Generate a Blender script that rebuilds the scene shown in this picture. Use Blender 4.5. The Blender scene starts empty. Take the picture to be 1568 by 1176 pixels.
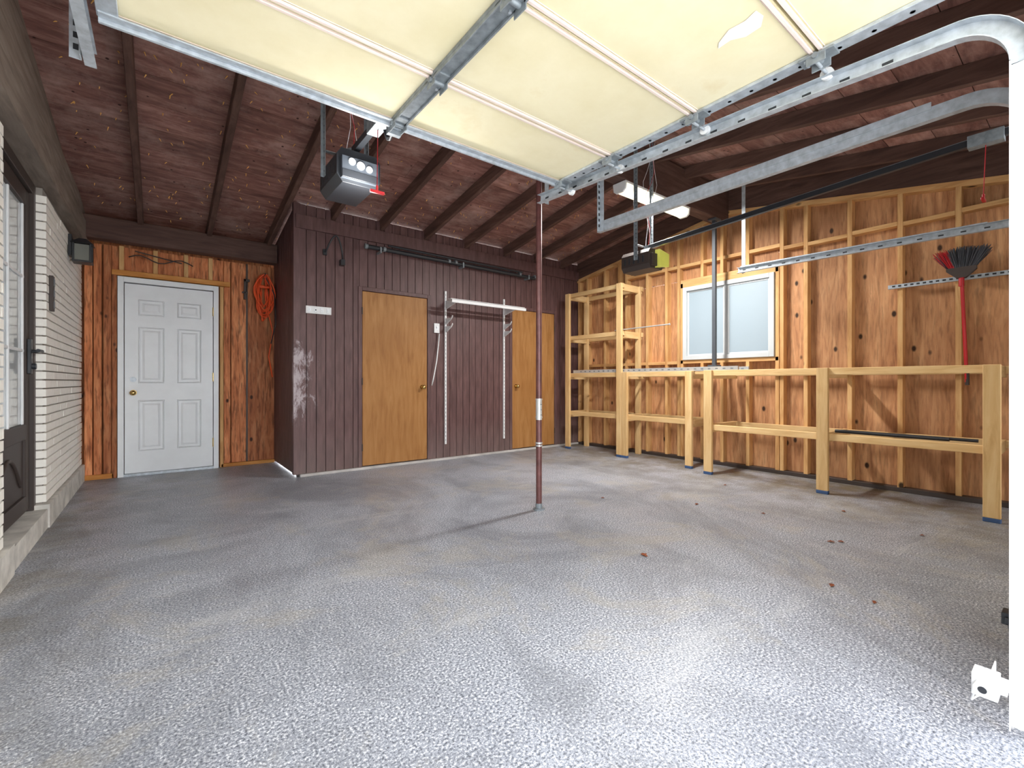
import bpy, math, random
from mathutils import Vector, Matrix
random.seed(7)
S=bpy.context.scene

def lin(c):
    return tuple((x/255/12.92 if x/255<=0.04045 else ((x/255+0.055)/1.055)**2.4) for x in c)+(1,)

# ---------------------------------------------------------------- mesh builder
class MB:
    def __init__(s): s.v=[];s.f=[];s.m=[];s.sm=[];s.r=[]
    def add(s,vs,fs,m,smooth=False,r=None):
        o=len(s.v); s.v+= [tuple(p) for p in vs]
        r=random.random() if r is None else r
        for f in fs:
            s.f.append([i+o for i in f]); s.m.append(m); s.sm.append(smooth); s.r.append(r)
    def box(s,x0,x1,y0,y1,z0,z1,m=0,r=None):
        vs=[(x,y,z) for x in(x0,x1) for y in(y0,y1) for z in(z0,z1)]
        s.add(vs,[(0,1,3,2),(4,6,7,5),(0,4,5,1),(2,3,7,6),(0,2,6,4),(1,5,7,3)],m,r=r)
    def prism(s,pts,axis,a,b,m=0,r=None):
        n=len(pts)
        def P(p,t):
            if axis=='x': return (t,p[0],p[1])
            if axis=='y': return (p[0],t,p[1])
            return (p[0],p[1],t)
        vs=[P(p,a) for p in pts]+[P(p,b) for p in pts]
        fs=[tuple(range(n)),tuple(range(2*n-1,n-1,-1))]+[(i,i+n,(i+1)%n+n,(i+1)%n) for i in range(n)]
        s.add(vs,fs,m,r=r)
    def beam(s,p0,p1,w,h,m=0,up=(0,0,1),r=None):
        p0=Vector(p0);p1=Vector(p1);d=(p1-p0).normalized();up=Vector(up)
        if abs(d.dot(up))>.99: up=Vector((0,1,0))
        sd=d.cross(up).normalized();u=sd.cross(d).normalized()
        vs=[]
        for p in(p0,p1):
            for a in(-1,1):
                for b in(-1,1): vs.append(p+sd*a*w/2+u*b*h/2)
        s.add(vs,[(0,1,3,2),(4,6,7,5),(0,4,5,1),(2,3,7,6),(0,2,6,4),(1,5,7,3)],m,r=r)
    def cyl(s,p0,p1,r,m=0,n=16,r2=None,caps=True):
        p0=Vector(p0);p1=Vector(p1);r2=r if r2 is None else r2
        d=(p1-p0).normalized();a=Vector((0,0,1)) if abs(d.z)<.9 else Vector((1,0,0))
        u=d.cross(a).normalized();w=d.cross(u)
        A=[p0+(u*math.cos(t)+w*math.sin(t))*r for t in [2*math.pi*i/n for i in range(n)]]
        B=[p1+(u*math.cos(t)+w*math.sin(t))*r2 for t in [2*math.pi*i/n for i in range(n)]]
        s.add(A+B,[(i,(i+1)%n,(i+1)%n+n,i+n) for i in range(n)],m,True)
        if caps:
            s.add(A,[tuple(range(n))],m); s.add(B,[tuple(range(n))],m)
    def tube(s,pts,r,m=0,n=8):
        pts=[Vector(p) for p in pts]; rings=[]; prev=None
        for i,p in enumerate(pts):
            d=(pts[min(i+1,len(pts)-1)]-pts[max(i-1,0)])
            d=d.normalized() if d.length>1e-9 else Vector((0,0,1))
            if prev is None:
                a=Vector((0,0,1)) if abs(d.z)<.9 else Vector((1,0,0)); u=d.cross(a).normalized()
            else:
                u=(prev-d*prev.dot(d)); u=u.normalized() if u.length>1e-6 else d.orthogonal().normalized()
            prev=u;w=d.cross(u)
            rings+= [p+(u*math.cos(2*math.pi*k/n)+w*math.sin(2*math.pi*k/n))*r for k in range(n)]
        fs=[]
        for i in range(len(pts)-1):
            for k in range(n): fs.append((i*n+k,i*n+(k+1)%n,(i+1)*n+(k+1)%n,(i+1)*n+k))
        fs.append(tuple(range(n)));fs.append(tuple(range((len(pts)-1)*n,len(pts)*n)))
        s.add(rings,fs,m,True)
    def ball(s,c,r,m=0,sc=(1,1,1),n=14):
        vs=[];fs=[]
        for i in range(n+1):
            t=math.pi*i/n
            for k in range(n):
                a=2*math.pi*k/n
                vs.append((c[0]+r*sc[0]*math.sin(t)*math.cos(a),c[1]+r*sc[1]*math.sin(t)*math.sin(a),c[2]+r*sc[2]*math.cos(t)))
        for i in range(n):
            for k in range(n): fs.append((i*n+k,i*n+(k+1)%n,(i+1)*n+(k+1)%n,(i+1)*n+k))
        s.add(vs,fs,m,True)
    def sweep_yz(s,x,path,sec,m=0):
        n=len(sec);vs=[];fs=[]
        for i,(y,z) in enumerate(path):
            a=path[max(i-1,0)];b=path[min(i+1,len(path)-1)]
            dy,dz=b[0]-a[0],b[1]-a[1];L=math.hypot(dy,dz);ny,nz=-dz/L,dy/L
            for (dx,q) in sec: vs.append((x+dx,y+ny*q,z+nz*q))
        for i in range(len(path)-1):
            for k in range(n): fs.append((i*n+k,i*n+(k+1)%n,(i+1)*n+(k+1)%n,(i+1)*n+k))
        s.add(vs,fs,m)
    def done(s,name,mats,bevel=0,seg=1):
        me=bpy.data.meshes.new(name); me.from_pydata(s.v,[],s.f)
        for mt in mats: me.materials.append(mt)
        me.polygons.foreach_set('material_index',s.m); me.polygons.foreach_set('use_smooth',s.sm)
        at=me.attributes.new('rnd','FLOAT','FACE'); at.data.foreach_set('value',s.r)
        me.update()
        ob=bpy.data.objects.new(name,me); S.collection.objects.link(ob)
        if bevel:
            b=ob.modifiers.new('bevel','BEVEL'); b.width=bevel;b.segments=seg;b.limit_method='ANGLE';b.angle_limit=math.radians(50)
        return ob

# ---------------------------------------------------------------- materials
class NT:
    def __init__(s,name):
        s.mat=bpy.data.materials.new(name); s.mat.use_nodes=True
        s.n=s.mat.node_tree.nodes; s.l=s.mat.node_tree.links
        s.b=s.n['Principled BSDF']
    def N(s,t,**k):
        n=s.n.new(t)
        for a,b in k.items(): setattr(n,a,b)
        return n
    def L(s,a,b): s.l.new(a,b)
    def coord(s,scale=(1,1,1),rnd=0):
        tc=s.N('ShaderNodeTexCoord'); mp=s.N('ShaderNodeMapping'); mp.inputs['Scale'].default_value=scale
        src=tc.outputs['Object']
        if rnd:
            at=s.attr(); v=s.N('ShaderNodeVectorMath',operation='SCALE'); v.inputs[0].default_value=(rnd,rnd*1.7,rnd*.6)
            s.L(at,v.inputs['Scale']); ad=s.N('ShaderNodeVectorMath',operation='ADD'); s.L(src,ad.inputs[0]); s.L(v.outputs[0],ad.inputs[1]); src=ad.outputs[0]
        s.L(src,mp.inputs['Vector']); return mp.outputs['Vector']
    def attr(s):
        a=s.N('ShaderNodeAttribute'); a.attribute_name='rnd'; return a.outputs['Fac']
    def noise(s,vec,scale,detail=4,rough=.55,dist=0):
        n=s.N('ShaderNodeTexNoise'); n.inputs['Scale'].default_value=scale;n.inputs['Detail'].default_value=detail
        n.inputs['Roughness'].default_value=rough;n.inputs['Distortion'].default_value=dist; s.L(vec,n.inputs['Vector']); return n.outputs['Fac']
    def voro(s,vec,scale):
        n=s.N('ShaderNodeTexVoronoi'); n.inputs['Scale'].default_value=scale; s.L(vec,n.inputs['Vector']); return n.outputs
    def ramp(s,f,stops):
        r=s.N('ShaderNodeValToRGB'); e=r.color_ramp.elements
        while len(e)<len(stops): e.new(.5)
        for i,(p,c) in enumerate(stops): e[i].position=p; e[i].color=c if len(c)==4 else tuple(c)+(1,)
        s.L(f,r.inputs['Fac']); return r.outputs['Color']
    def mix(s,f,a,b,mode='MIX'):
        m=s.N('ShaderNodeMix',data_type='RGBA',blend_type=mode)
        for v,i in((f,0),(a,6),(b,7)):
            if hasattr(v,'is_linked') : s.L(v,m.inputs[i])
            else: m.inputs[i].default_value=v
        return m.outputs[2]
    def math(s,op,a,b=0):
        m=s.N('ShaderNodeMath',operation=op)
        for v,i in((a,0),(b,1)):
            if hasattr(v,'is_linked'): s.L(v,m.inputs[i])
            else: m.inputs[i].default_value=v
        return m.outputs[0]
    def mr(s,v,a,b,c,d):
        m=s.N('ShaderNodeMapRange'); s.L(v,m.inputs[0])
        for i,x in enumerate((a,b,c,d)): m.inputs[i+1].default_value=x
        return m.outputs[0]
    def bump(s,h,st=.2,dist=.01):
        b=s.N('ShaderNodeBump'); b.inputs['Strength'].default_value=st;b.inputs['Distance'].default_value=dist; s.L(h,b.inputs['Height']); s.L(b.outputs[0],s.b.inputs['Normal'])
    def base(s,c,rough=.6,metal=0,spec=.5):
        if hasattr(c,'is_linked'): s.L(c,s.b.inputs['Base Color'])
        else: s.b.inputs['Base Color'].default_value=c
        s.b.inputs['Roughness'].default_value=rough; s.b.inputs['Metallic'].default_value=metal
        s.b.inputs['Specular IOR Level'].default_value=spec
        return s.mat

G=(0,0,0,1);W=(1,1,1,1)
def wood(name,dark,mid,light,axis='z',knots=1,rough=.65,var=.25,ks=3.4,kr=.13,kc=.33,streak=0):
    t=NT(name); sc={'x':(.12,1,1),'y':(1,.12,1),'z':(1,1,.12)}[axis]
    v=t.coord(sc,rnd=9); n=t.noise(v,22,6,.6,.6)
    c=t.ramp(n,[(.28,lin(dark)),(.5,lin(mid)),(.72,lin(light))])
    if streak:
        n2=t.noise(v,55,3,.5,.2); c=t.mix(t.ramp(n2,[(.5,G),(.66,(streak,)*3)]),c,lin(tuple(int(q*.55) for q in dark)))
    v2=t.coord((1,1,1),rnd=9); big=t.noise(v2,1.6,3); c=t.mix(t.mr(big,.35,.7,0,.45),c,lin(dark))
    r=t.attr(); k=t.ramp(r,[(0,(1-var,)*3),(1,(1+var*.6,)*3)]); c=t.mix(1.0,c,k,'MULTIPLY')
    if knots:
        s2={'x':(.6,1,1),'y':(1,.6,1),'z':(1,1,.6)}[axis]
        v3=t.coord(s2,rnd=5); vo=t.voro(v3,ks*1.6)['Distance']
        m=t.ramp(vo,[(0,W),(kr*.55,W),(kr,G)]); c=t.mix(m,c,lin(tuple(int(q*kc) for q in dark)))
    t.bump(n,.15,.004); return t.base(c,rough,spec=.3)
def plain(name,c,rough=.6,metal=0,var=.08,spec=.5,ns=6,emit=None,bump=0):
    t=NT(name); v=t.coord(); n=t.noise(v,ns,4)
    c0=tuple(max(0,q*(1-var)) for q in lin(c)[:3])+(1,); c1=tuple(min(1,q*(1+var)) for q in lin(c)[:3])+(1,)
    col=t.ramp(n,[(.3,c0),(.7,c1)])
    if bump: t.bump(t.noise(v,60,4),bump,.003)
    m=t.base(col,rough,metal,spec)
    if emit: t.b.inputs['Emission Color'].default_value=lin(c); t.b.inputs['Emission Strength'].default_value=emit
    return m

M_ply=wood('sheathing_plywood',(158,108,74),(200,148,104),(222,174,128),'z',1,var=.22,kr=.12,kc=.4,streak=.35)
M_stud=wood('stud_lumber',(184,132,80),(218,172,116),(234,194,138),'z',1,var=.15,ks=2.4,kr=.1)
M_studh=wood('stud_lumber_horizontal',(184,132,80),(218,172,116),(234,194,138),'y',1,var=.15,ks=2.4,kr=.1)
M_lum=wood('shelf_lumber',(206,164,110),(228,192,138),(238,208,158),'z',0,var=.12)
M_lumy=wood('shelf_lumber_long',(206,164,110),(228,192,138),(238,208,158),'y',0,var=.12)
M_lumx=wood('shelf_lumber_cross',(206,164,110),(228,192,138),(238,208,158),'x',0,var=.12)
M_orange=wood('cedar_board',(150,84,50),(208,130,84),(236,170,120),'z',1,var=.28,ks=4.2,kc=.4,streak=.65)
M_door_b=wood('varnished_door',(144,97,52),(168,120,70),(180,134,84),'z',0,.5,var=.06)
M_beam=wood('stained_beam',(74,53,47),(98,73,65),(120,91,81),'y',0,.7,var=.15)
M_beamx=wood('stained_beam_cross',(70,50,46),(94,70,63),(112,86,78),'x',0,.7,var=.15)
M_grey=wood('weathered_board',(118,106,97),(146,133,122),(168,156,144),'y',0,.8,var=.2)

def mk_brown():
    t=NT('brown_painted_boards'); v=t.coord((1,1,.15),rnd=3); n=t.noise(v,30,5)
    c=t.ramp(n,[(.3,lin((78,53,53))),(.7,lin((108,79,78)))])
    tc=t.N('ShaderNodeTexCoord'); sp=t.N('ShaderNodeSeparateXYZ'); t.L(tc.outputs['Object'],sp.inputs[0])
    mx=t.mr(sp.outputs[0],1.12,1.48,1,0); mz=t.ramp(t.mr(sp.outputs[2],0,2.88,0,1),[(.05,G),(.25,W),(.44,W),(.54,G)])
    my=t.mr(sp.outputs[1],5.14,5.2,1,.35); mx=t.math('MULTIPLY',mx,my)
    m=t.math('MULTIPLY',mx,mz); v2=t.coord((1,1,.45)); nn=t.noise(v2,12,8,.78,.4)
    s=t.math('ADD',nn,t.math('MULTIPLY',m,.34)); mk=t.ramp(s,[(.74,G),(.86,(.7,)*3)])
    c=t.mix(mk,c,lin((196,186,192)))
    low=t.mr(sp.outputs[2],0,.5,.4,0); dn=t.noise(v2,5,6,.7); c=t.mix(t.math('MULTIPLY',low,dn),c,lin((150,140,135)))
    t.bump(n,.15,.003); return t.base(c,.5)
M_brown=mk_brown()

def mk_deck():
    t=NT('roof_deck_stain'); v=t.coord((.2,1,1),rnd=6); n=t.noise(v,16,7,.7,.4)
    c=t.ramp(n,[(.28,lin((96,62,56))),(.5,lin((142,100,91))),(.72,lin((184,142,130)))])
    v2=t.coord((1,1,1)); b=t.noise(v2,2.6,7,.75); c=t.mix(t.ramp(b,[(.48,G),(.68,(.55,)*3)]),c,lin((200,170,160)))
    r=t.attr(); c=t.mix(1.0,c,t.ramp(r,[(0,(.78,)*3),(1,(1.15,)*3)]),'MULTIPLY')
    vo=t.voro(v2,8.0)['Distance']; c=t.mix(t.ramp(vo,[(0,W),(.06,W),(.09,G)]),c,lin((60,32,28)))
    t.bump(n,.15,.004); return t.base(c,.6,spec=.4)
M_deck=mk_deck()

def mk_floor():
    t=NT('epoxy_flake_floor'); v=t.coord()
    f=t.noise(v,120,3,.75); c=t.ramp(f,[(.38,lin((70,74,84))),(.455,lin((140,145,156))),(.545,lin((162,166,177))),(.63,lin((236,238,242)))])
    b2=t.noise(t.coord((1.3,.8,1)),.9,8,.72,1.0); c=t.mix(t.ramp(b2,[(.44,G),(.60,(.5,)*3)]),c,lin((100,103,110)))
    b=t.noise(v,1.3,9,.75,.6); c=t.mix(t.ramp(b,[(.52,G),(.60,(.30,)*3)]),c,lin((176,168,150)))
    b3=t.noise(t.coord((.5,2.2,1)),1.6,7,.7,.6); c=t.mix(t.ramp(b3,[(.56,G),(.66,(.28,)*3)]),c,lin((196,197,199)))
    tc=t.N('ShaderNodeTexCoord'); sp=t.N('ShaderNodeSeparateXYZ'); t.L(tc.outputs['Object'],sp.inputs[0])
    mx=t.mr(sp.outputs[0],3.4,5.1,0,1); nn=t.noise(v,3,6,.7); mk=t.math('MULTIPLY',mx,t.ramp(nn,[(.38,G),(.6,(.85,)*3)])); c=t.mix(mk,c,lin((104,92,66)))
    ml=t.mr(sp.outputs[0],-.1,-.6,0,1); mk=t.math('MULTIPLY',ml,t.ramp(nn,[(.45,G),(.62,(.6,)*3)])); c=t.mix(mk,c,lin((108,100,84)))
    rg=t.ramp(t.noise(v,3,4),[(.3,(.36,)*3),(.7,(.52,)*3)]); t.bump(f,.12,.002)
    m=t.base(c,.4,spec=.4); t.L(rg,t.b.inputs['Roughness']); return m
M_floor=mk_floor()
M_conc=plain('kerb_concrete',(204,201,194),.85,var=.25,ns=9,bump=.4)
M_brick=plain('painted_brick',(252,248,240),.75,var=.04,ns=25,bump=.3)
M_mortar=plain('shadowed_mortar',(150,144,138),.9)
M_galv=plain('galvanized_steel',(180,188,196),.42,.35,var=.2,ns=30)
M_galvd=plain('galvanized_steel_dull',(132,140,146),.5,.3,var=.25,ns=30)
def mk_cream():
    t=NT('cream_door_skin'); v=t.coord(); n=t.noise(v,2.5,6,.65); c=t.ramp(n,[(.3,lin((228,218,180))),(.6,lin((238,230,198))),(.8,lin((224,208,164)))])
    t.bump(t.noise(v,4,3),.1,.01); return t.base(c,.75,spec=.25)
M_cream=mk_cream()
M_creamrib=plain('cream_rib',(234,218,210),.5)
M_white=plain('white_paint',(238,242,246),.4,var=.03)
M_whitetrim=plain('white_vinyl',(230,232,234),.45,var=.03)
M_wframe=plain('window_vinyl',(196,200,202),.5,var=.03)
M_black=plain('black_plastic',(40,43,48),.4)
M_dark=plain('dark_bronze',(62,52,48),.5)
M_brass=plain('brass',(200,170,110),.25,1)
M_red=plain('red_plastic',(190,30,40),.4)
M_orangec=plain('orange_cord',(230,84,34),.5)
M_blue=plain('blue_tape',(56,84,128),.6)
M_poleb=plain('brown_painted_steel',(106,68,66),.35,.2,var=.3,ns=12)
M_postd=plain('dark_painted_steel',(76,80,86),.4)
M_alum=plain('aluminium',(206,208,208),.35,.5)
M_tube=plain('fluorescent_diffuser',(255,248,214),.5,emit=1.6)
M_lens=plain('opener_lens',(196,196,90),.3,emit=.3)
M_leaf=plain('dry_leaf',(128,66,36),.8,var=.4,ns=30)
M_glassp=plain('storm_glass',(196,202,204),.06,var=.25,ns=3)  # bright reflection in the pane put into its pale grey colour
def mk_pane():
    t=NT('frosted_pane'); tr=t.N('ShaderNodeBsdfTranslucent'); tr.inputs[0].default_value=(.022,.027,.030,1)
    df=t.N('ShaderNodeBsdfPrincipled'); df.inputs['Base Color'].default_value=lin((136,148,156)); df.inputs['Roughness'].default_value=.5
    ms=t.N('ShaderNodeAddShader'); t.L(tr.outputs[0],ms.inputs[0]); t.L(df.outputs[0],ms.inputs[1]); t.L(ms.outputs[0],t.n['Material Output'].inputs['Surface']); return t.mat
M_pane=mk_pane()
M_drive=plain('driveway_concrete',(232,230,226),.9,var=.06,bump=.3)

# ---------------------------------------------------------------- shell
RY=2.74
def zd(y): return 3.28-.168*abs(y-RY)
def zw(y): return 3.02-.168*abs(y-RY)

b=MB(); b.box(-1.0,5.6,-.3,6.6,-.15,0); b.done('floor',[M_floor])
b=MB(); b.box(-9,13,-14,-.3,-.17,-.02); b.done('ground',[M_drive])

b=MB()
def slope(ya,yb,step):
    y=ya
    while y<yb-1e-6:
        y2=min(y+step,yb); g=.0025
        p=[(y+g,zd(y+g)),(y2-g,zd(y2-g)),(y2-g,zd(y2-g)+.03),(y+g,zd(y+g)+.03)]
        cuts=[-.95,1.5+random.uniform(-.6,.6),3.8+random.uniform(-.6,.6),5.5]
        for i in range(3): b.prism(p,'x',cuts[i]+.001,cuts[i+1]-.001,0)
        y=y2
slope(RY,6.5,.30); slope(-.4,RY,.30)
for (ya,yb) in((RY,6.5),(-.4,RY)):
    b.prism([(ya,zd(ya)+.031),(yb,zd(yb)+.031),(yb,zd(yb)+.06),(ya,zd(ya)+.06)],'x',-.95,5.5,0)
for i in range(560):
    x=random.uniform(-.5,5.2);y=random.uniform(2.9,6.1);z=zd(y)
    dx=random.uniform(-.02,.02)
    b.cyl((x,y,z+.004),(x+dx,y+random.uniform(-.006,.006),z-random.uniform(.008,.028)),.0045,1,n=5,r2=.002)
b.done('ceiling',[M_deck,plain('splinter',(240,186,104),.7)])

b=MB()
RX=[-.15,.44,1.03,1.5,2.05,2.62,3.2,3.84,4.4,4.95]
RD=.125
for x in RX:
    e=6.45 if x<1.1 else 5.18
    for (ya,yb) in((RY+.04,e),(-.35,RY-.04)):
        b.prism([(ya,zd(ya)),(yb,zd(yb)),(yb,zd(yb)-RD),(ya,zd(ya)-RD)],'x',x-.024,x+.024,0)
b.done('trim_1',[M_beam],.004)   # rafters
b=MB(); b.box(-.62,5.30,RY-.07,RY+.07,2.86,3.24,0); b.done('trim_2',[M_beamx],.006)   # ridge beam
b=MB(); b.box(-.60,1.12,6.02,6.16,2.41,2.63,0); b.done('trim_3',[M_beamx],.006)  # beam over entry
b=MB()
for (ya,yb) in((RY,5.12),(-.3,RY)):
    b.prism([(ya,zw(ya)),(yb,zw(yb)),(yb,zd(yb)),(ya,zd(ya))],'x',5.30,5.40,0)
b.done('trim_4',[M_beam])

# wall_left
b=MB()
b.box(-.95,-.59,-.3,3.44,0,.16,0); b.box(-.95,-.59,4.40,6.3,0,.16,0); b.box(-.95,-.60,3.44,4.40,0,.13,0)
b.box(-.9,-.634,-.3,3.36,.16,2.33,1); b.box(-.9,-.634,4.46,6.32,.16,2.33,1)
ch=.0605
k=0;z=.163
while z+ch<2.34:
    for (ya,yb) in((-.3,3.36),(4.45,6.28)):
        off=(k%2)*.14; y=ya-off
        while y<yb:
            y0=max(y+.003,ya); y1=min(y+.29-.003,yb)
            if y1-y0>.02:
                j=random.uniform(-.002,.002)
                b.box(-.72 if (ya>4 and y0<4.5) or (ya<0 and y1>3.3) else -.64,-.615+j,y0,y1,z+.006,z+ch-.004,2)
            y+=.29
    k+=1;z+=ch
b.box(-.92,-.56,-.3,6.3,2.335,2.56,3); b.box(-.92,-.585,-.3,6.3,2.575,2.76,3)
for (ya,yb) in((RY,6.3),(-.3,RY)):
    b.prism([(ya,2.775),(yb,min(2.775,zd(yb))),(yb,min(2.80,zd(yb))),(ya,2.99)],'x',-.92,-.60,3)
    b.prism([(ya,3.0),(yb,zd(yb)-.001),(yb,zd(yb)),(ya,zd(ya))],'x',-.92,-.62,3)
    b.prism([(ya,2.7),(yb,2.6),(yb,zd(yb)),(ya,zd(ya))],'x',-.93,-.63,3)
b.box(-.95,-.9,-.3,6.4,0,2.7,3)
b.done('wall_left',[M_conc,M_mortar,M_brick,M_grey],.0025)

# cedar wall with the entry door
b=MB(); YB=6.28
b.box(-.9,1.2,YB+.06,YB+.1,0,2.75,0)
xs=[-.60,-.53,-.455]
for x in xs: b.box(x+.004,x+.066,YB-.02,YB+.06,0,2.41,0)
b.box(-.385,-.345,YB-.04,YB+.06,0,2.12,0)
for (xa,xb) in((.60,.665),(.675,.83),(.84,1.135)): b.box(xa,xb,YB,YB+.06,.04,2.41,0)
b.box(.826,.844,YB-.008,YB,.04,2.41,3)
b.box(.56,.595,YB-.03,YB+.06,.0,2.1,1)
b.box(-.385,.66,YB-.05,YB+.03,2.105,2.16,2)
for x in(-.33,-.05,.22,.45): b.box(x,x+.04,YB-.01,YB+.05,2.16,2.42,1)
b.box(-.4,.62,YB+.045,YB+.062,2.1,2.42,0)
b.box(.57,1.13,YB-.03,YB,.0,.04,2); b.box(-.60,-.37,YB-.04,YB-.018,.0,.05,2)
b.done('wall_entry',[M_orange,M_stud,wood('lumber_cross',(176,108,48),(212,148,78),(228,172,104),'x',0),M_dark],.003)

# wall_back : brown storage enclosure
b=MB(); Y=5.12
def planks(xa,xb,za,zb):
    x=xa
    while x<xb-1e-6:
        x2=min(x+.098,xb)
        b.box(x+.003,x2-.003 if x2<xb else x2,Y,Y+.02,za,zb,0); x=x2
D1=(1.818,2.636);D2=(3.97,4.79);T=2.03
planks(1.13,D1[0]-.03,0.03,2.86);planks(D1[1]+.03,D2[0]-.03,.03,2.86);planks(D2[1]+.03,5.35,.03,2.86)
planks(D1[0]-.03,D1[1]+.03,T+.03,2.86);planks(D2[0]-.03,D2[1]+.03,T+.03,2.86)
b.box(1.14,5.4,Y+.021,Y+.05,0,2.86,1)
y=Y
while y<6.3:
    y2=min(y+.098,6.3); b.prism([(y+.003,.02),(y2-.003,.02),(y2-.003,zd(y2)-.01),(y+.003,zd(y)-.01)],'x',1.13,1.15,0); y=y2
b.box(1.10,1.165,Y-.012,Y+.05,.03,2.86,0); b.box(1.12,5.30,Y-.03,Y,2.60,2.74,0)
b.done('wall_back',[M_brown,M_dark],.002)
b=MB()
for D in(D1,D2):
    b.box(D[0]-.045,D[0],Y-.012,Y+.02,.03,T+.045,0);b.box(D[1],D[1]+.045,Y-.012,Y+.02,.03,T+.045,0);b.box(D[0],D[1],Y-.012,Y+.02,T,T+.045,0)
b.done('trim_5',[M_brown],.003)
b=MB(); b.box(1.16,5.3,Y-.03,Y+.02,0,.028); b.done('baseboard_back',[plain('sill_concrete',(186,182,180),.8,var=.2,bump=.3)],.004)
for i,D in enumerate((D1,D2)):
    b=MB(); b.box(D[0]+.005,D[1]-.005,Y-.005,Y+.015,.04,T-.005,0)
    kx=D[1]-.07 if i==0 else D[0]+.07
    b.cyl((kx,Y-.003,.93),(kx,Y-.012,.93),.03,1,20); b.cyl((kx,Y-.01,.93),(kx,Y-.045,.93),.01,1); b.ball((kx,Y-.055,.93),.026,1,(1,.75,1))
    hx=D[0] if i==0 else D[1]
    for hz in(.25,1.0,1.8): b.cyl((hx,Y-.012,hz-.04),(hx,Y-.012,hz+.04),.007,2,8)
    b.done('door_%d'%(i+2),[M_door_b,M_brass,M_dark],.003)

# door_1 six panel
b=MB(); yf=YB-.03; xa,xb=-.285,.49
b.box(xa,xb,yf,yf+.04,.03,2.03,0)
def panel(x0,x1,z0,z1):
    w=.018; q=.010
    b.prism([(x0,yf),(x0+w*.5,yf-q),(x0+w,yf)],'z',z0,z1,0); b.prism([(x1-w,yf),(x1-w*.5,yf-q),(x1,yf)],'z',z0,z1,0)
    b.prism([(yf,z0),(yf-q,z0+w*.5),(yf,z0+w)],'x',x0,x1,0); b.prism([(yf,z1-w),(yf-q,z1-w*.5),(yf,z1)],'x',x0,x1,0)
    a=.035;c=.055
    o=[(x0+a,yf,z0+a),(x1-a,yf,z0+a),(x1-a,yf,z1-a),(x0+a,yf,z1-a),(x0+c,yf-.009,z0+c),(x1-c,yf-.009,z0+c),(x1-c,yf-.009,z1-c),(x0+c,yf-.009,z1-c)]
    b.add(o,[(4,5,6,7),(0,1,5,4),(1,2,6,5),(2,3,7,6),(3,0,4,7)],0)
mid=(xa+xb)/2
for (p,q) in((xa+.11,mid-.055),(mid+.055,xb-.11)):
    panel(p,q,1.70,1.87);panel(p,q,.98,1.58);panel(p,q,.26,.80)
kx=xa+.07
for kz,r in((.88,.03),(1.02,.026)):
    b.cyl((kx,yf,kz),(kx,yf-.01,kz),r,1 if kz<1 else 2,20)
b.cyl((kx,yf-.01,.88),(kx,yf-.045,.88),.011,1); b.ball((kx,yf-.06,.88),.028,1,(1,.8,1)); b.cyl((kx,yf-.01,1.02),(kx,yf-.022,1.02),.018,2)
for hz in(.3,1.05,1.8): b.cyl((xb+.003,yf-.004,hz-.05),(xb+.003,yf-.004,hz+.05),.007,1,8)
b.box(xa-.055,xa-.006,yf-.02,yf+.07,0,2.095,0);b.box(xb+.006,xb+.055,yf-.02,yf+.07,0,2.095,0);b.box(xa-.006,xb+.006,yf-.02,yf+.07,2.04,2.095,0)
b.box(xa-.006,xb+.006,yf-.03,yf+.07,0,.028,2)
b.done('door_1',[M_white,M_brass,M_galv],.002,2)

# storm door on the left wall
b=MB(); X=-.70
b.box(X-.1,X+.035,3.36,3.42,.13,2.33,0);b.box(X-.1,X+.035,4.39,4.45,.13,2.33,0);b.box(X-.1,X+.035,3.42,4.39,2.26,2.33,0)
b.box(X-.02,X+.015,3.43,3.52,.15,2.25,0);b.box(X-.02,X+.015,4.29,4.38,.15,2.25,0);b.box(X-.02,X+.015,3.52,4.29,2.15,2.25,0)
b.box(X-.02,X+.015,3.52,4.29,.15,.25,0);b.box(X-.02,X+.015,3.52,4.29,.62,.72,0);b.box(X-.015,X,3.52,4.29,.25,.62,0)
b.box(X-.01,X-.004,3.52,4.29,.72,2.15,1)
for z in(1.2,1.68): b.box(X-.004,X+.006,3.52,4.29,z-.01,z+.01,2)
for y in(3.55,3.9,4.26): b.box(X-.004,X+.008,y-.01,y+.01,.72,2.15,2)
b.tube([(X+.003,3.6+.6*t/20,.33+.2*math.sin(math.pi*t/20)) for t in range(21)],.012,0)
b.box(X+.015,X+.035,4.31,4.36,1.05,1.28,3); b.cyl((X+.03,4.335,1.2),(X+.085,4.335,1.2),.011,3); b.cyl((X+.08,4.345,1.2),(X+.08,4.22,1.2),.011,3)
b.cyl((X+.03,4.335,1.1),(X+.055,4.335,1.1),.02,3)
b.box(X-.19,X-.18,3.36,4.45,.13,2.33,3)
b.done('door_4',[M_dark,M_glassp,M_whitetrim,M_black],.003)

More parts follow.
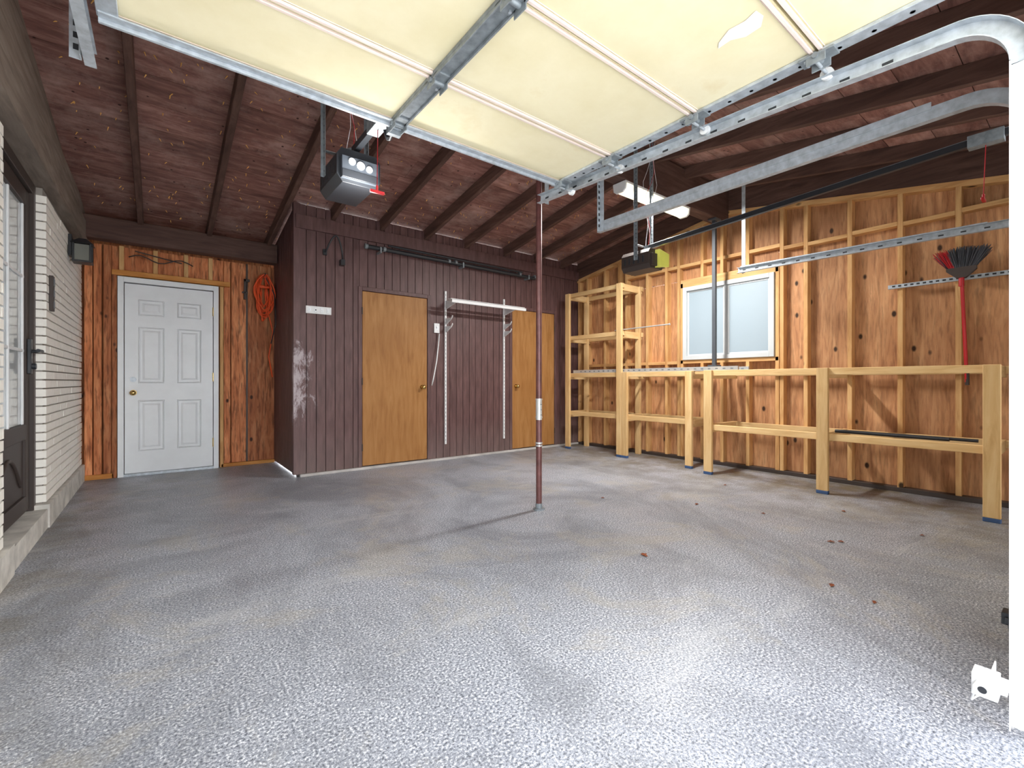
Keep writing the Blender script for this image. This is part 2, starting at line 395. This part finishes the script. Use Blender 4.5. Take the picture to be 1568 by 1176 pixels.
# wall_right sheathing + studs
b=MB(); XS=5.38; w0,w1,wz0,wz1=2.16,3.25,1.27,2.19
def sh(ya,yb,z0f,z1f): b.prism([(ya,z0f(ya)),(yb,z0f(yb)),(yb,z1f(yb)),(ya,z1f(ya))],'x',XS,XS+.02,0)
Z=lambda q:(lambda y:q)
edges=[-.3,.33,.72,1.1,1.48,1.86,w0]
for a,c in zip(edges,edges[1:]): sh(a+.001,c-.001,Z(0),Z(2.42)); sh(a+.001,c-.001,Z(2.424),zw)
sh(w0,w1,Z(0),Z(wz0)); sh(w0,RY,Z(wz1),zw); sh(RY,w1,Z(wz1),zw)
edges=[w1,3.6,4.0,4.38,4.76,5.14]
for a,c in zip(edges,edges[1:]): sh(a+.001,c-.001,Z(0),Z(2.3)); sh(a+.001,c-.001,Z(2.304),zw)
sx0=5.29
def stud(y,z0=.04,z1=None,w=.038):
    z1=zw(y)-.05 if z1 is None else z1
    b.box(sx0,XS,y-w/2,y+w/2,z0,z1,1)
for y in(-.05,.33,.72,1.1,1.48,1.86,2.09,3.32,3.5,3.8,4.15,4.28,4.55,4.9,5.08): stud(y)
stud(2.135,.04,2.25);stud(3.275,.04,2.25)
for y in(2.45,2.75,3.0): stud(y,.04,wz0-.04); stud(y,wz1+.10)
b.box(sx0,XS,w0-.04,w1+.04,wz0-.045,wz0,2); b.box(sx0,XS,w0-.04,w1+.04,wz1,wz1+.10,2)
ys=[-.05,.33,.72,1.1,1.48,1.86,2.09]
for i,(a,c) in enumerate(zip(ys,ys[1:])): b.box(sx0,XS,a+.02,c-.02,2.40+.012*(i%2),2.438+.012*(i%2),2)
ys=[2.09,2.45,2.75,3.0,3.32,3.5,3.8,4.15]
for i,(a,c) in enumerate(zip(ys,ys[1:])): b.box(sx0,XS,a+.02,c-.02,2.45,2.49,2)
ys=[3.32,3.5,3.8,4.15,4.28,4.55,4.9]
for i,(a,c) in enumerate(zip(ys,ys[1:])): b.box(sx0,XS,a+.02,c-.02,1.22,1.26,2)
b.box(sx0,XS,-.3,5.12,0,.04,3)
for (ya,yb) in((RY,5.12),(-.3,RY)):
    b.prism([(ya,zw(ya)-.05),(yb,zw(yb)-.05),(yb,zw(yb)),(ya,zw(ya))],'x',sx0,XS,2)
b.done('wall_right',[M_ply,M_stud,M_studh,M_dark],.002)

b=MB(); fx0,fx1=5.27,5.36
b.box(fx0,fx1,w0,w0+.05,wz0,wz1,0);b.box(fx0,fx1,w1-.05,w1,wz0,wz1,0);b.box(fx0,fx1,w0+.05,w1-.05,wz0,wz0+.05,0);b.box(fx0,fx1,w0+.05,w1-.05,wz1-.05,wz1,0)
m=2.70; b.box(fx0+.015,fx1-.02,m-.02,m+.02,wz0+.05,wz1-.05,0)
for (a,c,x) in((w0+.05,m-.02,5.30),(m+.02,w1-.05,5.31)):
    b.box(x-.008,x+.008,a,a+.02,wz0+.05,wz1-.05,0);b.box(x-.008,x+.008,c-.02,c,wz0+.05,wz1-.05,0)
    b.box(x-.008,x+.008,a+.02,c-.02,wz0+.05,wz0+.07,0);b.box(x-.008,x+.008,a+.02,c-.02,wz1-.07,wz1-.05,0)
    b.add([(x,a+.02,wz0+.07),(x,c-.02,wz0+.07),(x,c-.02,wz1-.07),(x,a+.02,wz1-.07)],[(0,1,2,3)],1)
b.done('window_1',[M_wframe,M_pane],.003)

# wall_front
b=MB()
b.box(1.99,2.44,-.12,.08,0,2.3,0); b.box(-.95,-.30,-.3,-.1,0,2.3,0); b.box(4.75,5.4,-.12,.05,0,2.3,0)
b.box(-.95,5.4,-.14,-.02,2.3,2.78,0)
b.done('wall_front',[M_grey],.003)

# closed second garage door (right bay)
b=MB()
for k in range(4):
    z0=.02+k*.54; b.box(2.46,4.64,.02,.06,z0+.003,z0+.537,0)
    for x in(2.50,3.52,4.54): b.box(x,x+.06,.06,.072,z0+.01,z0+.53,1)
    b.box(2.46,4.64,.06,.066,z0+.01,z0+.03,0)
b.done('garage_door',[M_cream,M_galv],.002)

# ---------------------------------------------------------------- garage door
b=MB(); DX0,DX1=-.15,1.85; DZ=2.15
ys=[.10,.60,1.064,1.529,1.913]
for a,c in zip(ys,ys[1:]):
    b.box(DX0,DX1,a+.004,c-.004,DZ,DZ+.04,0)
    for q in(a+.014,c-.014): b.box(DX0,DX1,q-.006,q+.006,DZ-.010,DZ,1)
    b.box(DX0,DX1,a+.024,a+.027,DZ-.003,DZ,1); b.box(DX0,DX1,c-.027,c-.024,DZ-.003,DZ,1)
    for x0,x1 in((DX1-.05,DX1+.003),(DX0-.003,DX0+.05)):
        b.box(x0,x1,a+.006,c-.006,DZ-.014,DZ-.001,2)
        for k in range(5):
            yy=a+.06+k*(c-a-.12)/4; b.cyl((DX1-.02,yy,DZ-.0135),(DX1-.02,yy,DZ-.0155),.007,3,8)
    b.box(.80,.86,a+.006,c-.006,DZ-.016,DZ-.001,3)
    b.box(.80,.806,a+.02,c-.02,DZ-.03,DZ-.016,3);b.box(.854,.86,a+.02,c-.02,DZ-.03,DZ-.016,3)
b.box(DX0,DX1,1.905,1.918,DZ-.03,DZ+.045,2); b.box(DX0,DX1,1.875,1.905,DZ-.018,DZ-.012,2)
for yj in ys[1:4]+[1.885]:
    for xh in(.83,DX1-.03):
        b.box(xh-.03,xh+.03,yj-.055,yj-.006,DZ-.022,DZ-.014,3); b.box(xh-.03,xh+.03,yj+.006,yj+.055,DZ-.022,DZ-.014,3)
        b.cyl((xh-.035,yj,DZ-.024),(xh+.035,yj,DZ-.024),.010,3,10)
        for s in(-1,1):
            b.box(xh+s*.026-.002,xh+s*.026+.002,yj-.03,yj+.03,DZ-.05,DZ-.014,3)
            b.cyl((xh+s*.015,yj+.035,DZ-.022),(xh+s*.015,yj+.035,DZ-.028),.006,2,6)
    b.cyl((DX1-.05,yj,DZ-.042),(DX1+.055,yj,DZ-.042),.006,2,8)
    b.cyl((DX1+.045,yj,DZ-.042),(DX1+.062,yj,DZ-.042),.021,4,16)
pp=[(1.46,.62),(1.475,.70),(1.47,.80),(1.50,.90),(1.525,.93),(1.52,.84),(1.545,.76),(1.54,.66),(1.50,.61)]
pp=[(p,q*.5+.34) for p,q in pp]
b.add([(p,q,DZ-.002) for p,q in pp],[tuple(range(len(pp)))],5)
b.done('garage_door',[M_cream,M_creamrib,M_galv,M_galvd,M_whitetrim,plain('peeled_skin',(250,248,240),.6)],.0015)

def track(x,side,yend,z0,z1,yv,R,name,mat,hang=None,vert_bottom=0.02,vm=None):
    b=MB(); path=[(yend,z1)]
    cy=yv+R; cz=z0-R
    path.append((cy+.3,z0+(z1-z0)*.2)); 
    for i in range(13):
        t=math.pi/2*i/12; path.append((cy-R*math.sin(t),cz+R*math.cos(t)))
    w=.026;t=.002
    sec=[(-side*.032,-w),(0,-w),(0,w),(-side*.032,w),(-side*.032,w-t-.001),(-side*t,w-t),(-side*t,-w+t),(-side*.032,-w+t)]
    b.sweep_yz(x,path,sec,0)
    b.sweep_yz(x,[(yv,cz+.001),(yv,vert_bottom)],sec,1)
    for k in range(int((yend-cy)/.12)):
        y=yend-.06-k*.12; zz=z0+(z1-z0)*(y-cy)/(yend-cy)
        b.box(x-side*.0026,x-side*.002,y-.015,y+.015,zz-.005,zz+.005,2)
    b.beam((x+side*.004,yend-.02,z1+.028),(x+side*.004,cy+.1,z0+.028),.004,.03,0)
    if hang:
        hx,hz=hang
        b.box(x+side*.004,x+side*.036,yend-.035,yend-.032,z1-.03,hz,0); b.box(x+side*.004,x+side*.007,yend-.067,yend-.035,z1-.03,hz,0)
        kk=z1
        while kk<hz-.03:
            b.box(x+side*.012,x+side*.026,yend-.0362,yend-.0352,kk,kk+.02,2); kk+=.04
    return b.done(name,[mat,vm or mat,M_black],0)
track(1.915,1,2.17,2.05,2.15,.128,.15,'garage_door_track',M_galv,(1,2.85),vm=M_whitetrim)
track(-.205,-1,2.17,2.10,2.13,.128,.15,'garage_door_track',M_galv,(1,3.17))
track(2.50,-1,2.22,2.10,2.10,.12,.20,'garage_door_track',M_galv,(1,2.86))
track(4.60,1,2.22,2.08,2.11,.12,.26,'garage_door_track',M_galv,(1,3.06))

def opener(name,x,y,z,hood,lens,yr0,zr0,lensside,strapz,ty,wy0):
    b=MB(); wx,wy,h=.115,.15,.088
    b.prism([(x-wx,z-h*.55),(x-wx+.03,z-h),(x+wx-.03,z-h),(x+wx,z-h*.55),(x+wx,z+h*.6),(x+wx-.025,z+h),(x-wx+.025,z+h),(x-wx,z+h*.6)],'y',y-wy,y+wy,0)
    b.box(x-wx+.02,x+wx-.02,y-wy-.025,y-wy,z-h*.8,z+h*.45,1 if lensside=='f' else 0)
    if lensside=='f':
        b.box(x-wx+.02,x+wx-.02,y-wy-.028,y-wy-.02,z-h*.8,z-h*.35,0)
        for (a,c,r) in((-.045,.015,.018),(.0,.005,.021),(.045,-.002,.017)): b.cyl((x+a,y-wy-.025,z+c),(x+a,y-wy-.03,z+c),r,5,12)  # bright reflections on the lens, modelled as white discs
    else:
        b.prism([(x-.02,z-h*.9),(x+wx+.01,z-h*.7),(x+wx+.01,z+h*.6),(x-.02,z+h*.9)],'y',y-wy-.05,y-wy,1)
    for k in range(5): b.box(x-wx-.002,x-wx+.002,y-.1+k*.05,y-.08+k*.05,z-.03,z+.03,2)
    b.cyl((x,y-.05,z+h),(x,y-.05,z+h+.05),.03,3,16)
    b.beam((x,y-.02,z+h+.035),(x,yr0,zr0),.03,.035,2)
    b.beam((x,y-.1,z+h+.055),(x,yr0,zr0+.02),.012,.01,3)
    f=(y-.02-ty)/(y-.02-yr0); zt=z+h+.035+(zr0-z-h-.035)*f
    b.box(x-.03,x+.03,ty-.07,ty+.07,zt-.035,zt+.03,3)
    zh=zt-.30
    b.cyl((x,ty,zt),(x,ty+.01,zh),.0025,4,6); b.cyl((x,ty+.01,zh),(x,ty+.01,zh-.03),.006,4,8)
    b.beam((x-.035,ty+.01,zh-.03),(x+.035,ty+.01,zh-.03),.014,.014,4)
    ly=y+wy0
    for sx in(-wx-.004,wx+.004):
        b.box(x+sx-.002,x+sx+.002,ly-.016,ly+.016,z,strapz(ly),3); b.box(x+sx-.016,x+sx+.002,ly+.014,ly+.017,z,strapz(ly),3)
        kk=z+.03
        while kk<strapz(ly)-.02:
            b.cyl((x+sx-.003,ly,kk),(x+sx+.003,ly,kk),.005,2,6); kk+=.035
    b.beam((x-wx,ly,z+h+.05),(x+wx,ly,z+h+.05),.03,.004,3)
    for k in range(3):
        p0=Vector((x+.03*k-.02,ly-.03,z+h)); p1=Vector((x+.05*k,ly-.05,strapz(ly)))
        pts=[p0.lerp(p1,t/10)+Vector((.05*math.sin(t*.9+k),.02*math.sin(t*1.3+k*2),0))*math.sin(math.pi*t/10) for t in range(11)]
        b.tube(pts,.0022,5 if k!=1 else 4,5)
    return b.done(name,[hood,lens,M_black,M_galvd,M_red,M_whitetrim],.003)
o1=opener('garage_door_opener',.83,2.53,2.115,M_black,plain('smoked_lens',(70,76,84),.3),.12,2.26,'f',lambda y:zd(y),2.12,.05)
o2=opener('garage_door_opener',3.55,2.60,2.105,M_dark,M_lens,.12,2.33,'s',lambda y:zd(y),.375,-.02)
b=MB(); b.tube([(.83,1.945,2.12),(.84,2.0,2.115),(.85,2.05,2.14),(.85,2.07,2.17),(.84,2.06,2.185)],.008,0)
b.box(.80,.86,1.922,1.945,2.10,2.18,1); b.done('opener_door_arm',[M_black,M_galvd])

# fluorescent light
b=MB(); b.prism([(2.665,2.855),(2.815,2.855),(2.815,2.835),(2.665,2.835)],'x',3.39,4.47,0)
b.prism([(2.672,2.834),(2.808,2.834),(2.800,2.785),(2.775,2.765),(2.705,2.765),(2.680,2.785)],'x',3.412,4.448,1)
for x in(3.39,4.45): b.prism([(2.665,2.835),(2.815,2.835),(2.806,2.78),(2.778,2.758),(2.702,2.758),(2.674,2.78)],'x',x,x+.02,0)
b.done('fluorescent_light',[M_whitetrim,M_tube],.002)

# posts
b=MB(); px,py=2.345,2.68
b.cyl((px,py,.02),(px,py,2.84),.023,0,24); b.cyl((px,py,.70),(px,py,.86),.0245,1,24)
for z in(.5,.52,.72,.86): b.cyl((px,py,z-.006),(px,py,z+.006),.028,1,20)
for z in(.74,.78,.82): b.cyl((px,py-.03,z),(px,py+.03,z),.004,2,8)
b.cyl((px,py,0),(px,py,.012),.045,2,24);b.cyl((px,py,.012),(px,py,.05),.027,2,20);b.box(px-.06,px+.06,py-.05,py+.05,2.84,2.858,0)
b.done('support_post',[M_poleb,M_alum,M_galvd])
b=MB(); b.box(5.01,5.05,2.68,2.72,1.187,2.84,0); b.box(4.97,5.09,2.65,2.75,2.84,2.858,0); b.box(4.97,5.09,2.65,2.75,1.168,1.187,0)
b.done('support_post',[M_postd],.003)

# ---------------------------------------------------------------- shelves
def arm(b,x0,x1,y,z0,z1): b.box(x0,x1,y-.019,y+.019,z0,z1,2)
b=MB(); fx=4.66; py=[.465,1.51,2.58]
for y in py:
    b.box(fx,fx+.038,y-.045,y+.045,.03,1.12,0); b.box(fx-.001,fx+.039,y-.046,y+.046,0,.03,3)
    for z in((1.03,1.12),(.45,.54)): arm(b,fx+.04,5.29,y,*z)
for z in(.475,1.06):
    b.box(fx+.04,fx+.078,py[0]-.04,py[2]+.04,z,z+.06,1); b.box(5.25,5.288,py[0]-.04,py[2]+.04,z,z+.06,1)
b.done('storage_shelf',[M_lum,M_lumy,M_lumx,M_blue],.003)
b=MB(); fx=4.80; 
for y,h in((2.89,1.12),(3.80,1.12),(3.89,2.30),(4.85,2.30)):
    b.box(fx,fx+.038,y-.042,y+.042,.03,h,0); b.box(fx-.001,fx+.039,y-.043,y+.043,0,.03,3)
for y in(2.89,3.85,4.85):
    for z in((1.03,1.09),(.47,.56)): arm(b,fx+.04,5.285,y,*z)
for y in(3.89,4.85):
    for z in((1.58,1.67),(2.21,2.30)): arm(b,fx+.04,5.285,y,*z)
    b.box(5.20,5.238,y-.04,y+.04,.0,2.30,0)
for z in(.50,1.06): b.box(fx+.04,fx+.078,2.85,4.89,z,z+.06,1); b.box(5.245,5.283,2.85,4.89,z,z+.06,1)
for z in(1.61,2.24): b.box(fx+.04,fx+.078,3.85,4.89,z,z+.06,1); b.box(5.245,5.283,3.85,4.89,z,z+.06,1)
b.box(fx+.0,5.10,2.63,2.70,1.06,1.10,2)
b.done('storage_shelf',[M_lum,M_lumy,M_lumx,M_blue],.003)
b=MB()
for x in(4.86,5.10):
    b.box(x,x+.025,2.35,4.78,1.122,1.165,0)
    for k in range(27): b.box(x-.001,x,2.4+k*.085,2.43+k*.085,1.135,1.15,1)
for k in range(10): b.cyl((4.87,2.5+k*.24,1.145),(5.11,2.5+k*.24,1.145),.012,0,8)
b.done('aluminum_ladder',[M_alum,M_galvd],.001)
b=MB(); b.cyl((4.78,.7,.555),(4.80,1.45,.555),.015,0); b.cyl((4.83,.55,.555),(4.85,1.42,.555),.012,0); b.done('black_pipe',[M_black])
b=MB(); b.cyl((4.83,3.15,1.685),(4.86,4.0,1.685),.008,0); b.cyl((4.83,3.145,1.685),(4.83,3.155,1.685),.012,0);b.done('curtain_rod',[M_alum])

b=MB()
for x in(2.89,3.82):
    b.box(x-.012,x+.012,Y-.018,Y-.001,.2,2.15,0)
    for k in range(38): b.box(x-.003,x+.003,Y-.0185,Y-.018,.24+k*.05,.265+k*.05,1)
    b.prism([(Y-.018,2.03),(Y-.018,1.92),(Y-.30,1.975),(Y-.30,2.0),(Y-.27,2.005)],'x',x-.005,x+.005,0)
    for z in(1.78,1.68): b.prism([(Y-.018,z+.02),(Y-.018,z-.06),(Y-.16,z+.0),(Y-.19,z+.035),(Y-.185,z+.045),(Y-.15,z+.015)],'x',x-.005,x+.005,0)
b.box(2.80,3.96,Y-.33,Y-.30,1.96,1.995,0); b.box(2.80,3.96,Y-.30,Y-.22,2.006,2.012,0)
b.done('wall_shelf_bracket',[M_whitetrim,M_galvd],.001)
b=MB(); b.cyl((1.84,Y-.075,2.52),(4.33,Y-.075,2.50),.024,0,16); b.cyl((2.1,Y-.075,2.572),(4.1,Y-.075,2.555),.012,0,12)
for x in(1.84,2.05,2.9,3.0,4.05,4.33): b.cyl((x-.015,Y-.075,2.52),(x+.015,Y-.075,2.52),.029,1,16)
for x in(2.0,3.1,4.2): b.box(x-.01,x+.01,Y-.1,Y-.001,2.465,2.49,1); b.box(x-.01,x+.01,Y-.108,Y-.1,2.465,2.53,1)
b.done('curtain_pole',[M_black,M_galvd])
b=MB(); b.box(1.22,1.48,Y-.012,Y-.001,1.72,1.80,0)
for k in range(4):
    x=1.255+k*.063; b.box(x-.016,x+.016,Y-.016,Y-.012,1.735,1.785,1); b.box(x-.005,x+.005,Y-.020,Y-.016,1.752,1.768,2 if k==1 else 1)
b.done('light_switch',[M_whitetrim,M_white,M_black],.002)
b=MB(); b.box(2.725,2.80,Y-.02,Y-.001,1.61,1.73,0); b.box(2.75,2.775,Y-.024,Y-.02,1.64,1.70,1); b.box(2.755,2.77,Y-.032,Y-.024,1.665,1.685,1)
b.done('light_switch',[M_whitetrim,M_white],.002)
b=MB(); pts=[(2.79,Y-.03,1.6),(2.77,Y-.04,1.45),(2.74,Y-.05,1.25),(2.70,Y-.05,1.05),(2.685,Y-.03,.95)]; b.tube(pts,.008,0); b.done('hanging_cable',[M_whitetrim])
b=MB()
b.box(1.39,1.43,Y-.03,Y-.012,2.36,2.42,0)
b.tube([(1.41,Y-.02,2.39)]+[(1.41+.17*t/12,Y-.06-.05*math.sin(math.pi*t/12),2.39+.17*math.sin(math.pi*t/12*.95)) for t in range(13)]+[(1.59,Y-.05,2.32)],.009,0)
b.box(1.565,1.61,Y-.07,Y-.0,2.27,2.33,0)
b.done('bicycle_hook',[M_black])

# lantern
b=MB(); lx,ly,lz=-.60,5.43,2.14
b.box(lx-.013,lx+.01,ly-.05,ly+.05,lz-.06,lz+.12,0); b.box(lx,lx+.06,ly-.012,ly+.012,lz+.06,lz+.085,0)
for (dx,dy) in((.02,-.06),(.02,.06),(.13,-.06),(.13,.06)): b.box(lx+dx-.007,lx+dx+.007,ly+dy-.007,ly+dy+.007,lz-.1,lz+.05,0)
b.box(lx+.01,lx+.14,ly-.07,ly+.07,lz-.11,lz-.095,0)
b.box(lx+.025,lx+.125,ly-.055,ly+.055,lz-.095,lz+.045,1)
o=[(lx+.0,ly-.08,lz+.05),(lx+.15,ly-.08,lz+.05),(lx+.15,ly+.08,lz+.05),(lx+.0,ly+.08,lz+.05),(lx+.05,ly-.025,lz+.10),(lx+.10,ly-.025,lz+.10),(lx+.10,ly+.025,lz+.10),(lx+.05,ly+.025,lz+.10)]
b.add(o,[(0,1,2,3),(4,5,6,7),(0,1,5,4),(1,2,6,5),(2,3,7,6),(3,0,4,7)],0)
b.done('wall_lantern',[M_black,plain('lantern_glass',(120,122,116),.1)],.002)
b=MB(); b.box(-.614,-.592,4.54,4.60,1.50,1.75,0)
for k in range(3): b.box(-.592,-.588,4.55,4.59,1.52+k*.08,1.57+k*.08,1)
b.done('house_number_sign',[M_dark,M_galvd],.002)

# orange extension cord coil
b=MB(); cx,cy_=1.00,YB-.12
for k in range(10):
    rx=.035+.007*k; rz=.19+.03*(k%3)+.03*random.random(); oy=-.012*k+.06
    b.tube([(cx+rx*math.sin(t)+.016*math.sin(3*t+k),cy_+oy+.012*math.cos(2*t+k),2.28-rz+rz*math.cos(t)) for t in [2*math.pi*i/28 for i in range(29)]],.0078,0,6)
b.tube([(cx-.05,cy_,2.14),(cx+.0,cy_-.09,2.12),(cx+.07,cy_,2.14)],.018,0)
b.tube([(cx+.04,cy_,1.85),(cx+.09,cy_-.03,1.6),(cx+.05,cy_,1.3),(cx+.09,cy_,1.05)],.007,0)
b.tube([(cx+.02,cy_,2.25),(cx+.1,cy_-.06,2.05),(cx+.11,cy_-.1,1.7),(cx+.06,cy_-.08,1.45)],.006,1)
b.cyl((cx,YB,2.26),(cx,cy_-.09,2.28),.008,1)
b.done('extension_cord',[M_orangec,M_black])
b=MB(); b.box(.80,.82,YB-.05,YB-.002,1.98,2.22,0); b.box(.80,.86,YB-.05,YB-.03,2.19,2.22,0);b.box(.78,.84,YB-.05,YB-.03,2.05,2.07,0);b.cyl((.83,YB-.04,2.15),(.83,YB-.04,2.05),.008,0,8)
b.done('bar_clamp',[M_dark],.002)
b=MB(); b.tube([(-.25+.05*i,YB-.07,2.30+.03*math.sin(i*.9)) for i in range(12)],.006,0); b.cyl((-.2,YB-.07,2.37),(.2,YB-.07,2.30),.006,0); b.done('coat_hanger_wire',[M_dark])

# broom
b=MB(); bx,by=5.20,.69
b.cyl((bx,by,1.88),(bx+.02,by-.03,.98),.012,1,12); b.cyl((bx+.02,by-.03,1.08),(bx+.021,by-.0315,.97),.014,0,12)
b.prism([(by-.03,1.85),(by+.03,1.85),(by+.09,1.91),(by+.09,1.935),(by-.09,1.935),(by-.09,1.91)],'x',bx-.022,bx+.022,0)
for i in range(420):
    t=random.uniform(-1,1); a=Vector((bx+random.uniform(-.016,.016),by+t*.085,1.93)); e=a+Vector((random.uniform(-.02,.02),t*.085+random.uniform(-.012,.012),random.uniform(.13,.18)-.02*abs(t)))
    b.cyl(a,e,.0026,1 if t>.45 and random.random()<.85 else 2,4,r2=.0016,caps=False)
b.cyl((bx,by,1.78),(bx,by,1.86),.018,1,12)
b.done('broom',[M_dark,M_red,plain('grey_bristle',(74,76,82),.8),M_galvd])
b=MB(); b.box(5.262,5.289,.30,1.18,1.84,1.843,0); b.box(5.286,5.289,.30,1.18,1.843,1.875,0); b.box(5.262,5.265,.30,1.18,1.843,1.875,0)
for k in range(20): b.box(5.2612,5.262,.33+k*.042,.352+k*.042,1.852,1.866,1)
b.done('slotted_angle_rail',[M_galv,M_black])

# sensor + adapter
b=MB(); ex,ey,ez=1.808,.185,.165
b.box(ex-.027,ex+.03,ey-.019,ey+.032,ez-.030,ez+.030,0); b.cyl((ex-.027,ey+.008,ez),(ex-.048,ey+.008,ez),.019,0,20); b.cyl((ex-.0481,ey+.008,ez),(ex-.050,ey+.008,ez),.009,1,20)
b.box(ex+.02,1.91,ey-.004,ey,ez-.028,ez+.028,0); b.box(ex+.0,ex+.03,ey-.034,ey-.004,ez-.018,ez+.018,0)
b.cyl((ex+.05,ey-.006,ez),(ex+.05,ey+.010,ez),.007,2,8)
b.tube([(ex+.02,ey+.025,ez-.02),(ex+.04,ey+.04,ez-.08),(ex+.08,ey+.03,ez-.08),(1.93,ey-.02,.12)],.003,0,6)
b.done('safety_sensor',[M_whitetrim,M_black,M_galvd],.003)
b=MB(); b.box(2.28,2.335,.16,.205,.17,.21,0); b.box(2.26,2.28,.17,.195,.18,.20,0)
b.tube([(2.335,.18,.19),(2.37,.17,.24),(2.38,.16,.34),(2.33,.18,.44),(2.40,.12,.52),(2.42,.082,.56)],.004,1,6); b.tube([(2.31,.19,.17),(2.33,.18,.06),(2.36,.15,.006),(2.42,.1,.006)],.004,0,6); b.done('power_adapter',[M_black,M_whitetrim],.003)

b=MB()
for (x,y) in((3.0,2.6),(3.45,2.0),(3.6,1.55),(3.35,.98),(3.3,1.02),(4.15,1.2),(3.9,.7),(2.6,.8),(2.55,.62),(4.3,2.2),(2.2,1.6)):
    a=random.uniform(0,6.3);s=random.uniform(.014,.028)
    out=[(0,-1),(.35,-.6),(.3,-.3),(.7,-.1),(.4,.2),(.45,.6),(0,1),(-.4,.5),(-.35,.2),(-.75,0),(-.3,-.3),(-.4,-.6)]
    vs=[(x,y,.012)]+[(x+s*(p*math.cos(a)-q*math.sin(a)),y+s*(p*math.sin(a)+q*math.cos(a)),.003+.5*s*abs(p)*random.uniform(.3,1)) for p,q in out]
    b.add(vs,[(0,i+1,(i+1)%12+1) for i in range(12)],0)
b.done('fallen_leaves',[M_leaf])

# ---------------------------------------------------------------- light
w=bpy.data.worlds.new('sky'); S.world=w; w.use_nodes=True
bg=w.node_tree.nodes['Background']; bg.inputs[0].default_value=(.94,.97,1,1); bg.inputs[1].default_value=7.8
ld=bpy.data.lights.new('tube_light','AREA'); ld.shape='RECTANGLE'; ld.size=1.0; ld.size_y=.13; ld.energy=105; ld.color=(1,.98,.94)
lo=bpy.data.objects.new('tube_light',ld); lo.location=(3.93,2.74,2.755); S.collection.objects.link(lo)
pl=bpy.data.lights.new('opener_fill','POINT'); pl.energy=18; pl.shadow_soft_size=.07; pl.color=(1,.97,.92)  # added fill lamp, floats below the first opener, which has no lit bulb
po=bpy.data.objects.new('opener_fill',pl); po.location=(.83,2.28,1.93); S.collection.objects.link(po)

cd=bpy.data.cameras.new('camera'); co=bpy.data.objects.new('camera',cd); S.collection.objects.link(co)
co.location=(0,0,1.0); co.rotation_euler=(math.radians(90),0,math.radians(-37.8))
cd.sensor_width=36; cd.lens=16.0; cd.shift_y=-4/1568; cd.clip_start=.02
S.camera=co
S.view_settings.view_transform='Standard'
